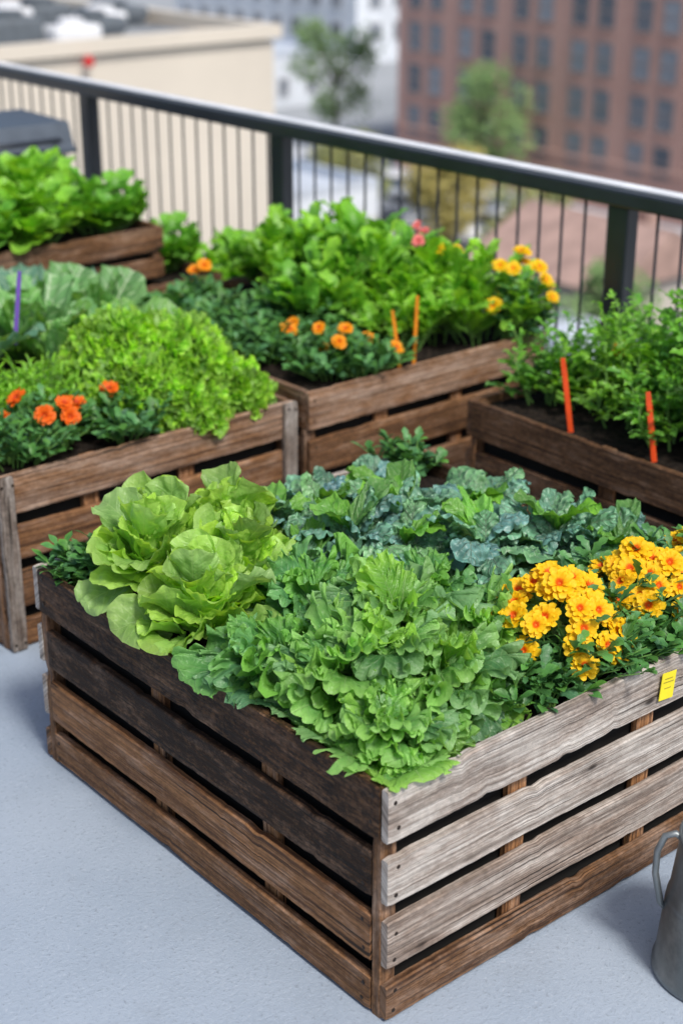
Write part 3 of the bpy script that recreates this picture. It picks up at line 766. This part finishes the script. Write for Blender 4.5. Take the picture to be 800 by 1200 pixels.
# ------------------------------------------------------------------ railing
RAILM = simple('dark_painted_metal', (.022, .027, .034), .32, .0, 6, .15, 0, .6)
SHEENM = simple('handrail_sky_sheen', (.80, .81, .83), .4, .0, 10, .08)  # near-white colour stands in for sky reflected on the rail top
RX = 3.47; ZT = .92
rail = empty('metal_railing', (RX, 4, 0)); meta(rail, 'dark metal balcony railing with thin vertical balusters at roof edge', 'railing')
ya, yb = .6-4, 9.4-4
mb = MB(); box(mb, -.04, .04, ya, yb, ZT-.055, ZT-.008, bev=.006); mb.obj('handrail', [RAILM], False, rail)
mb = MB(); box(mb, -.010, .036, ya, yb, ZT-.0079, ZT, bev=.003); mb.obj('handrail_sheen_strip', [SHEENM], False, rail)  # thin pale strip painting the bright sky sheen along the handrail
mb = MB(); box(mb, -.02, .02, ya, yb, .09, .12, bev=.003); mb.obj('lower_bar', [RAILM], False, rail)
pm = MB(); box(pm, -.027, .027, -.038, .038, .012, ZT-.056, bev=.005); box(pm, -.06, .06, -.07, .07, .0, .0119, bev=.003)
pme = pm.mesh('post', [RAILM], False)
posts = [1.42, 2.885, 4.47, 5.77, 7.2, 8.7]
for y in posts:
    o = bpy.data.objects.new('post', pme); COL.objects.link(o); o.parent = rail; o.location = (0, y-4, 0)
bmb = MB(); tube(bmb, [(0, 0, .121), (0, 0, ZT-.056)], .0045, 8)
bme = bmb.mesh('baluster', [RAILM])
y = .7; nb = 0
while y < 9.3 and nb < 98:
    if all(abs(y-p) > .05 for p in posts):
        o = bpy.data.objects.new('baluster', bme); COL.objects.link(o); o.parent = rail; o.location = (0, y-4, 0); nb += 1
    y += .0895

# ------------------------------------------------------------------ terrace floor
t = NT('coated_roof_floor'); co = t.obco()
n1 = t.noise(co, 1.3, 5, .6); n2 = t.noise(co, 110, 4, .75); n3 = t.noise(co, 7, 6, .7)
c = t.mix(t.mr(n1, .3, .7), (.285, .345, .425), (.355, .415, .495))
c = t.mix(t.mr(n3, .5, .75, 0, .35), c, (.24, .28, .33))
c = t.mix(t.mr(n2, .56, .66, 0, .6), c, (.21, .24, .28))
c = t.mix(t.mr(n2, .42, .34, 0, .5), c, (.45, .50, .57))
FLOOR = t.fin(t.bsdf(c, .62, .35, 0, t.bump(n2, .5, .005)).outputs[0])
mb = MB(); mb.add([(-9, -9, 0), (3.62, -9, 0), (3.62, 10, 0), (-9, 10, 0)], [(0, 1, 2, 3)])
o = mb.obj('terrace_floor', [FLOOR], False); o['kind'] = 'structure'
CONC = simple('concrete', (.34, .33, .31), .8, 0, 4, .15, .3)
mb = MB(); box(mb, -9, 3.62, -9, 10, -18, -.004); box(mb, 3.621, 3.72, -9, 10, -18, .06)
meta(mb.obj('apartment_building', [CONC], False), 'concrete building carrying the rooftop terrace', 'building')

# ------------------------------------------------------------------ grill
GRM = simple('dark_grill_metal', (.035, .042, .055), .4, .2, 8, .15)
GRL = simple('grey_plastic', (.07, .09, .12), .45)
g = empty('barbecue_grill', (2.98, 5.80, 0)); meta(g, 'boxy dark grey barbecue grill beside the railing', 'grill')
g.rotation_euler = (0, 0, D2R(-3))
mb = MB(); box(mb, -.32, .26, -.24, .24, .42, .68, bev=.02); mb.obj('firebox', [GRM], False, g)
mb = MB()
V = []; F = []
prof = [(-.27, .685), (-.27, .70), (-.25, .72), (-.22, .80), (.2, .80), (.24, .72), (.27, .70), (.27, .685)]
for x in (-.34, .28):
    for (yy, zz) in prof: V.append((x, yy, zz))
for i in range(7): F.append((i, i+8, i+9, i+1))
F.append(tuple(range(8))); F.append(tuple(reversed(range(8, 16)))); F.append((0, 7, 15, 8))
mb.add(V, F); box(mb, -.30, -.08, -.15, .15, .801, .84, bev=.01); mb.obj('lid', [GRL], False, g)
mb = MB(); tube(mb, [(-.2, -.24, .735), (-.2, -.30, .745), (.2, -.30, .745), (.2, -.24, .735)], .011, 8); mb.obj('handle', [GRM], True, g)
mb = MB(); box(mb, -.64, -.345, -.2, .2, .62, .66, bev=.01); mb.obj('side_shelf', [GRL], False, g)
for (x, yy) in ((-.27, -.2), (.22, -.2), (-.27, .2), (.22, .2)):
    mb = MB(); tube(mb, [(x, yy, 0), (x, yy, .42)], .02, 8); mb.obj('leg', [GRM], True, g)

# ------------------------------------------------------------------ watering can
t = NT('galvanized_steel'); co = t.obco()
n1 = t.noise(co, 7, 5, .6); n2 = t.noise(co, 40, 4, .6)
c = t.mix(t.mr(n1, .3, .7), (.13, .15, .16), (.24, .265, .275))
c = t.mix(t.mr(n2, .4, .7, 0, .2), c, (.4, .42, .42))
GALV = t.fin(t.bsdf(c, t.mr(n1, .3, .7, .34, .5), .5, .6, t.bump(n1, .1, .01)).outputs[0])
wc = empty('watering_can', (1.915, 1.255, 0)); meta(wc, 'galvanized steel watering can standing beside the wooden crate', 'watering can')
mb = MB()
lathe(mb, [(.0, .006), (.112, .006), (.118, .0), (.121, .004), (.121, .014), (.117, .018), (.108, .14), (.105, .145), (.1065, .15), (.103, .157), (.092, .262), (.095, .266), (.095, .274), (.092, .278), (.087, .274), (.088, .262), (.085, .15), (.1, .02), (0, .015)], 56)
mb.obj('body', [GALV], True, wc)
mb = MB()
V = []
for j in range(9):
    tt = j/8*math.pi
    for k in range(7):
        q = k/6*math.pi/2
        V.append((.088*math.cos(tt), .088*math.sin(tt)*math.cos(q), .276+.045*math.sin(tt)*math.sin(q)))
mb.add(V, gridf(9, 7)); mb.obj('half_cover', [GALV], True, wc)
mb = MB(); tube(mb, [(-.088, 0, .262), (-.10, 0, .272), (-.117, 0, .266), (-.128, 0, .235), (-.128, 0, .19), (-.115, 0, .13), (-.105, 0, .12)], .006, 10)
sh = mb.obj('side_handle', [GALV], True, wc); sh.rotation_euler = (0, 0, D2R(-48))
mb = MB(); tube(mb, [(-.088*math.cos(a), 0, .27+.07*math.sin(a)) for a in [i/16*math.pi for i in range(17)]], .006, 10)
th_ = mb.obj('carry_handle', [GALV], True, wc); th_.rotation_euler = (0, 0, D2R(-20))
mb = MB(); tube(mb, [(.09, 0, .05), (.16, 0, .10), (.23, 0, .20), (.29, 0, .30)], [.024, .019, .014, .012], 14); tube(mb, [(.285, 0, .292), (.31, 0, .335)], [.014, .035], 18)
sp = mb.obj('spout', [GALV], True, wc); sp.rotation_euler = (0, 0, D2R(-40))

# ------------------------------------------------------------------ city
GZ = -18.
t = NT('city_ground'); co = t.obco(); nz = t.noise(co, .05, 5, .6)
GRD = t.fin(t.bsdf(t.mix(t.mr(nz, .35, .65), (.28, .30, .32), (.38, .40, .42)), .9).outputs[0])
mb = MB(); mb.add([(-1500, -1500, GZ), (3000, -1500, GZ), (3000, 3000, GZ), (-1500, 3000, GZ)], [(0, 1, 2, 3)])
mb.obj('ground', [GRD], False)['kind'] = 'structure'
ASP = simple('asphalt', (.16, .18, .21), .8, 0, .5, .2); PAV = simple('pavement_concrete', (.52, .54, .58), .85, 0, .8, .12); PNT = simple('road_paint', (.8, .8, .78), .7)
def flat(name, x0, x1, y0, y1, z, m):
    mb = MB(); mb.add([(x0, y0, z), (x1, y0, z), (x1, y1, z), (x0, y1, z)], [(0, 1, 2, 3)])
    o = mb.obj(name, [m], False); o['kind'] = 'structure'; return o
flat('road', 58, 66, -200, 400, GZ+.01, ASP)
flat('road', -100, 57.9, 86, 96, GZ+.012, ASP)
def pave(x0, x1, y0, y1):
    mb = MB(); box(mb, x0, x1, y0, y1, GZ, GZ+.14); mb.obj('pavement', [PAV], False)['kind'] = 'structure'
pave(66.05, 71.3, -200, 400); pave(53.5, 57.95, -200, 85.5); pave(-80, 53, 82, 85.9)
mb = MB()
for i in range(60): box(mb, 61.9, 62.1, -60+i*5, -57.5+i*5, GZ+.012, GZ+.016)
mb.obj('lane_marking', [PNT], False)['kind'] = 'structure'

def window_mesh(w, h, fm, gm):
    mb = MB()
    box(mb, -.02, 0, -w/2, w/2, -h/2, h/2, mat=1)
    f = .09
    box(mb, -.06, -.0, -w/2-f, -w/2, -h/2-f, h/2+f, mat=0); box(mb, -.06, 0, w/2, w/2+f, -h/2-f, h/2+f, mat=0)
    box(mb, -.06, 0, -w/2, w/2, h/2, h/2+f, mat=0); box(mb, -.14, 0, -w/2-.02, w/2+.02, -h/2-f, -h/2, mat=0)
    box(mb, -.05, -.021, -w/2, w/2, -.035, .035, mat=0)
    return mb.mesh('window', [fm, gm], False)
t = NT('brick_facade'); co = t.obco(); bt = t.n('ShaderNodeTexBrick'); sx = t.sep(co)
t.l(t.comb(t.math('ADD', sx[1], sx[0]), sx[2]), bt.inputs['Vector'])
bt.inputs['Scale'].default_value = 1.0; bt.inputs['Brick Width'].default_value = .44; bt.inputs['Row Height'].default_value = .15; bt.inputs['Mortar Size'].default_value = .012
bt.inputs['Color1'].default_value = (.56, .31, .26, 1); bt.inputs['Color2'].default_value = (.50, .27, .22, 1); bt.inputs['Mortar'].default_value = (.50, .40, .35, 1)  # brick tones lightened, distance haze put into the colour
nz = t.noise(co, .15, 4, .6)
BRK = t.fin(t.bsdf(t.mix(t.mr(nz, .3, .7, 0, .4), bt.outputs['Color'], (.58, .38, .33)), .85).outputs[0])
t = NT('dark_window_glass'); co = t.n('ShaderNodeObjectInfo').outputs['Random']
GLS = t.fin(t.bsdf(t.mix(co, (.07, .09, .12), (.28, .31, .36)), .15, .8).outputs[0])
WFR = simple('window_frame', (.32, .26, .25), .6)
WFL = simple('pale_window_frame', (.6, .6, .6), .6)
bb = empty('brick_building', (71.4, 55, GZ)); meta(bb, 'tall reddish brown brick building with rows of paired windows', 'building')
mb = MB(); box(mb, 0, 22, -25, 24.3, 0, 22.5); box(mb, -.15, 0, -25, 24.3, 2.9, 3.15); box(mb, -.3, -.002, -25, 24.3, 22.0, 22.9)
mb.obj('wall', [BRK], False, bb)
wm = window_mesh(1.15, 1.7, WFR, GLS)
for row in range(8):
    for c in range(12):
        yy = 22.6-(c//2)*4.7-(c % 2)*1.95
        o = bpy.data.objects.new('window', wm); COL.objects.link(o); o.parent = bb; o.location = (-.003, yy, 4.3+row*2.65-.8)

BEI = simple('beige_stucco', (.66, .60, .51), .85, 0, .35, .06)
ROOF = simple('grey_roofing', (.26, .28, .30), .9, 0, .8, .25)
WHT = simple('white_painted_metal', (.8, .81, .83), .5, 0, 1, .08); DGR = simple('dark_equipment', (.12, .14, .16), .6)
RED = simple('red_paint', (.6, .03, .03), .5)
be = empty('beige_building', (3, 32, GZ)); meta(be, 'plain beige stucco building with flat equipment-covered roof', 'building')
mb = MB(); box(mb, -25, 12.4, -12, 14, 0, 17.1); mb.obj('wall', [BEI], False, be)
mb = MB(); box(mb, -24.7, 12.1, -11.7, 13.7, 17.105, 17.13); mb.obj('roof', [ROOF], False, be)
mb = MB(); box(mb, -25.1, 12.5, -12.1, -11.85, 17.14, 17.34); box(mb, 12.25, 12.5, -11.84, 14, 17.14, 17.34); mb.obj('parapet', [BEI], False, be)
def unit(name, x, y, z, sx, sy, sz, m, label, cat):
    mb = MB(); box(mb, -sx/2, sx/2, -sy/2, sy/2, 0.08, sz, bev=.05); box(mb, -sx*.42, sx*.42, -sy*.42, sy*.42, 0, .079)
    lathe(mb, [(min(sx, sy)*.36, sz), (min(sx, sy)*.38, sz+.09), (min(sx, sy)*.3, sz+.1), (0, sz+.06)], 20)
    o = mb.obj(name, [m], False); o.location = (x, y, z); meta(o, label, cat, 'rooftop ventilation units'); return o
for (x, y, sx, sy, sz, m, nm) in ((12.35, 20.9, .8, .5, .32, WHT, 'white'), (11.5, 21.3, .9, .7, .45, DGR, 'dark grey'), (13.3, 21.9, 1.0, .6, .3, DGR, 'dark grey'), (12.6, 22.3, .9, .7, .5, DGR, 'dark grey'), (13.9, 22.6, .7, .6, .3, WHT, 'white'), (12.0, 22.1, .6, .5, .5, WHT, 'white'), (14.5, 23.3, 1.1, .8, .3, DGR, 'dark grey')):
    unit('ventilation_unit', x, y, -.87, sx, sy, sz, m, nm+' metal ventilation unit on the beige building roof', 'ventilation unit')
mb = MB(); lathe(mb, [(0, .0), (.08, .0), (.08, .05), (.06, .07), (0, .07)], 20)
o = mb.obj('alarm_bell', [RED], True); o.location = (11.98, 19.88, -.95); o.rotation_euler = (D2R(90), 0, 0); meta(o, 'round red alarm bell on the beige building wall', 'alarm bell')

wb = empty('office_building', (118, 140, GZ)); meta(wb, 'pale office building with regular window grid beyond the street', 'building')
PAL = simple('pale_facade', (.68, .72, .77), .8, 0, .2, .08)  # facade colour brightened to carry the haze of distance
mb = MB(); box(mb, -12, 14, -16, 16, 0, 26); mb.obj('wall', [PAL], False, wb)
wm2 = window_mesh(1.6, 1.7, WFL, GLS)
for row in range(7):
    for c in range(9):
        o = bpy.data.objects.new('window', wm2); COL.objects.link(o); o.parent = wb; o.location = (-12.003, 13.5-c*3.3, 3+row*3.3)
for row in range(7):
    for c in range(5):
        o = bpy.data.objects.new('window', wm2); COL.objects.link(o); o.parent = wb; o.location = (-9.5+c*3.3, -16.003, 3+row*3.3); o.rotation_euler = (0, 0, D2R(90))

TER = simple('red_roof_tile', (.40, .27, .23), .85, 0, 1.2, .2); CRM = simple('cream_wall', (.60, .56, .50), .85, 0, .6, .08); GRW = simple('grey_membrane_roof', (.52, .57, .64), .8, 0, .5, .1)
def house(x, y, sx, sy, h, roofm, wallm, gable, label, name='row_house'):
    e = empty(name, (x, y, GZ)); meta(e, label, 'house' if gable else 'building')
    mb = MB(); box(mb, -sx/2, sx/2, -sy/2, sy/2, 0, h); mb.obj('wall', [wallm], False, e)
    mb = MB()
    if gable:
        o_ = .4; a, b = sx/2+o_, sy/2+o_
        V = [(-a, -b, h+.01), (a, -b, h+.01), (a, b, h+.01), (-a, b, h+.01), (0, -b, h+sx*.28), (0, b, h+sx*.28)]
        mb.add(V, [(0, 3, 2, 1), (0, 4, 5, 3), (1, 2, 5, 4), (0, 1, 4), (2, 3, 5)])
        box(mb, sx*.2, sx*.2+.7, -sy*.2, -sy*.2+.7, h+.3, h+sx*.28+.6)
    else:
        box(mb, -sx/2+.3, sx/2-.3, -sy/2+.3, sy/2-.3, h+.004, h+.03)
        for (p, q, r, s) in ((-sx/2, sx/2, -sy/2, -sy/2+.3), (-sx/2, sx/2, sy/2-.3, sy/2), (-sx/2, -sx/2+.3, -sy/2+.3, sy/2-.3), (sx/2-.3, sx/2, -sy/2+.3, sy/2-.3)):
            box(mb, p, q, r, s, h+.002, h+.5)
        box(mb, -1, 1.2, -1, .6, h+.03, h+1.1)
    mb.obj('roof', [roofm], False, e)
    w_ = window_mesh(1.0, 1.3, WFL, GLS)
    for k in range(int(sy//3)):
        for fl in range(max(1, int(h//3))):
            o = bpy.data.objects.new('window', w_); COL.objects.link(o); o.parent = e; o.location = (-sx/2-.003, -sy/2+1.6+k*3, 1.7+fl*3)
    for k in range(int(sx//3)):
        for fl in range(max(1, int(h//3))):
            o = bpy.data.objects.new('window', w_); COL.objects.link(o); o.parent = e; o.location = (-sx/2+1.6+k*3, -sy/2-.003, 1.7+fl*3); o.rotation_euler = (0, 0, D2R(90))
house(49, 42, 7, 7, 4.2, TER, CRM, True, 'small cream house with red tiled gable roof')
house(49, 31, 7, 7, 4.2, GRW, CRM, False, 'small low cream building with pale flat roof', 'low_building')
house(38, 34, 7, 6, 4.0, GRW, CRM, False, 'low cream building with pale flat roof', 'low_building')
house(47, 64, 9, 11, 4.4, GRW, PAL, False, 'low white commercial building with pale flat roof', 'low_building')
house(33, 50, 10, 12, 4.2, GRW, CRM, False, 'low building with pale membrane roof near street', 'low_building')
house(84, 112, 12, 12, 4, GRW, PAL, False, 'wide pale commercial building beside the street', 'low_building')
house(60, 112, 10, 9, 4, ROOF, BRK, False, 'low red brick building beyond the crossing street', 'low_building')

CARW = simple('white_car_paint', (.8, .81, .82), .25); CARD = simple('dark_car_paint', (.05, .06, .08), .25); CARS = simple('silver_car_paint', (.45, .47, .5), .3, .4)
TYR = simple('tyre_rubber', (.02, .02, .02), .8)
def car_meshes():
    pb = [(-2.2, .35), (-2.25, .75), (-2.0, .95), (-1.0, 1.0), (1.3, 1.02), (2.1, .88), (2.3, .6), (2.25, .35)]
    pc = [(-1.7, .96), (-1.1, 1.42), (.4, 1.46), (1.35, 1.0)]
    def ext(mb, p, w0, w1, zs):
        n_ = len(p); V = [(x, -(w0 if z < zs else w1), z) for x, z in p]+[(x, (w0 if z < zs else w1), z) for x, z in p]
        F = [(i, (i+1) % n_, n_+(i+1) % n_, n_+i) for i in range(n_)]+[tuple(reversed(range(n_))), tuple(range(n_, 2*n_))]
        mb.add(V, F)
    b = MB(); ext(b, pb, .88, .82, .9); box(b, -.95, .45, -.66, .66, 1.46, 1.49, bev=.01)
    c = MB(); ext(c, pc, .84, .68, 1.2)
    w = MB(); tube(w, [(0, -.1, 0), (0, .1, 0)], .33, 18)
    return b, c, w
b_, c_, w_ = car_meshes()
cm_ = c_.mesh('windows', [GLS], False); wme = w_.mesh('wheel', [TYR], False)
bms = {}
for k, m in (('white', CARW), ('dark', CARD), ('silver', CARS)):
    bms[k] = b_.mesh('body', [m], False) if k == 'white' else bms['white'].copy()
    if k != 'white': bms[k].materials[0] = m
for i, (x, y, rz, k) in enumerate([(59.2, 62, 90, 'white'), (59.2, 68.5, 90, 'dark'), (59.2, 75, 90, 'white'), (64.8, 58, 90, 'silver'), (64.8, 64.5, 90, 'white'), (64.8, 72, 90, 'white'), (59.2, 52, 90, 'silver'), (64.8, 80, 90, 'dark'), (62.9, 90, 90, 'white'), (50, 93.5, 0, 'white'), (64.8, 88, 90, 'white'), (59.2, 82, 90, 'white'), (61.6, 78, 90, 'white'), (64.8, 96, 90, 'silver'), (59.2, 98, 90, 'white')]):
    e = empty('parked_car', (x, y, GZ+.02)); e.rotation_euler = (0, 0, D2R(rz)); meta(e, k+' parked car standing along the street kerb', 'car', 'cars parked along the street')
    for nm, me in (('body', bms[k]), ('windows', cm_)):
        o = bpy.data.objects.new(nm, me); COL.objects.link(o); o.parent = e
    for (wx, wy) in ((-1.4, -.8), (1.4, -.8), (-1.4, .8), (1.4, .8)):
        o = bpy.data.objects.new('wheel', wme); COL.objects.link(o); o.parent = e; o.location = (wx, wy, .33)

BARK = simple('tree_bark', (.10, .075, .05), .9, 0, 6, .2, .5)
def tleaf(name, a, b):
    t = NT(name); r, g, bb_ = t.attr()[:3]
    c = t.mix(r, a, b)
    p = t.bsdf(c, .6, .3); tr = t.n('ShaderNodeBsdfTranslucent'); t.l(c, tr.inputs[0]); mx = t.n('ShaderNodeMixShader'); mx.inputs[0].default_value = .3
    t.l(p.outputs[0], mx.inputs[1]); t.l(tr.outputs[0], mx.inputs[2]); return t.fin(mx.outputs[0])
TG = tleaf('tree_leaves_green', (.15, .26, .10), (.30, .45, .17)); TY = tleaf('tree_leaves_gold', (.36, .33, .12), (.56, .48, .16)); TO = tleaf('tree_leaves_mixed', (.22, .29, .12), (.44, .42, .16))
def tree(x, y, h, rad, m, seed, label):
    R = random.Random(seed)
    e = empty('tree', (x, y, GZ)); meta(e, label, 'tree', 'street trees')
    mb = MB(); tube(mb, [(0, 0, 0), (.05, 0, h*.25), (-.05, .05, h*.5), (0, 0, h*.8)], [.22, .17, .12, .05], 8)
    cl = []
    for i in range(20):
        az = R.random()*6.28; q = R.random()**.5; zz = h*R.uniform(.30, .95)
        rr = rad*q*math.sqrt(max(.1, 1-((zz/h-.62)/.42)**2))
        c = (rr*math.cos(az), rr*math.sin(az), zz); cl.append(c)
        tube(mb, [(0, 0, zz*.6), (c[0]*.5, c[1]*.5, zz*.8), c], [.07, .05, .02], 5)
    mb.obj('trunk', [BARK], True, e)
    mb = MB()
    for c in cl:
        s = rad*R.uniform(.34, .6); br = R.random()
        for k in range(150):
            d = Vector((R.gauss(0, 1), R.gauss(0, 1), R.gauss(0, 1))).normalized()*s*R.uniform(.4, 1.1)
            p = Vector(c)+d; ls = .18*R.uniform(.7, 1.3)
            a = Vector((R.gauss(0, 1), R.gauss(0, 1), R.gauss(0, 1))).normalized(); b = a.orthogonal().normalized()
            mb.add([tuple(p-a*ls), tuple(p+b*ls*.6), tuple(p+a*ls), tuple(p-b*ls*.6)], [(0, 1, 2, 3)], None, (min(1, max(0, br*.5+R.uniform(0, .5)+d.z/s*.2)), 0, 0))
    mb.obj('crown', [m], False, e)
tree(67.8, 67.5, 8.4, 2.5, TG, 1, 'green leafy street tree in front of brick building')
tree(74.5, 89.5, 8.6, 2.6, TG, 2, 'green leafy tree at the street corner')
tree(56, 58.5, 5.6, 2.0, TY, 3, 'golden yellow autumn street tree')
tree(55, 52, 5.4, 2.2, TO, 4, 'green and gold street tree')
tree(56, 66, 5.6, 1.8, TO, 5, 'green and gold street tree')
tree(39, 41, 6.0, 2.2, TG, 6, 'green leafy tree between low roofs')
tree(41, 47.5, 5.6, 2.2, TO, 7, 'green and gold tree between low roofs')
tree(43, 36.5, 6.0, 2.0, TG, 9, 'green leafy tree between low roofs')

# ------------------------------------------------------------------ light
sun_dir = Vector((-.10, -.70, 0)).normalized()
el = D2R(54)
sd = Vector((sun_dir.x*math.cos(el), sun_dir.y*math.cos(el), math.sin(el)))
L = bpy.data.lights.new('sun', 'SUN'); L.energy = 3.2; L.angle = D2R(12); L.color = (1, .965, .91)
lo = bpy.data.objects.new('sun', L); COL.objects.link(lo); lo.rotation_euler = sd.to_track_quat('Z', 'Y').to_euler()
w = bpy.data.worlds.new('World'); S.world = w; w.use_nodes = True
nt = w.node_tree; nt.nodes.clear()
sky = nt.nodes.new('ShaderNodeTexSky'); sky.sky_type = 'NISHITA'; sky.sun_disc = False
sky.sun_elevation = el; sky.sun_rotation = math.atan2(sd.x, sd.y); sky.dust_density = 3.0; sky.air_density = 1.0; sky.ozone_density = 1.0
bg = nt.nodes.new('ShaderNodeBackground'); bg.inputs[1].default_value = .135
ou = nt.nodes.new('ShaderNodeOutputWorld')
nt.links.new(sky.outputs[0], bg.inputs[0]); nt.links.new(bg.outputs[0], ou.inputs[0])

# ------------------------------------------------------------------ camera
cd = bpy.data.cameras.new('camera'); cam = bpy.data.objects.new('camera', cd); COL.objects.link(cam)
cam.location = (0, 0, 1.79); cam.rotation_euler = (D2R(90-22.9), 0, D2R(-40.0))
cd.sensor_fit = 'VERTICAL'; cd.sensor_height = 36; cd.lens = 54.9; cd.clip_end = 5000; cd.clip_start = .05
cd.dof.use_dof = True; cd.dof.focus_distance = 2.82; cd.dof.aperture_fstop = 2.5
S.camera = cam
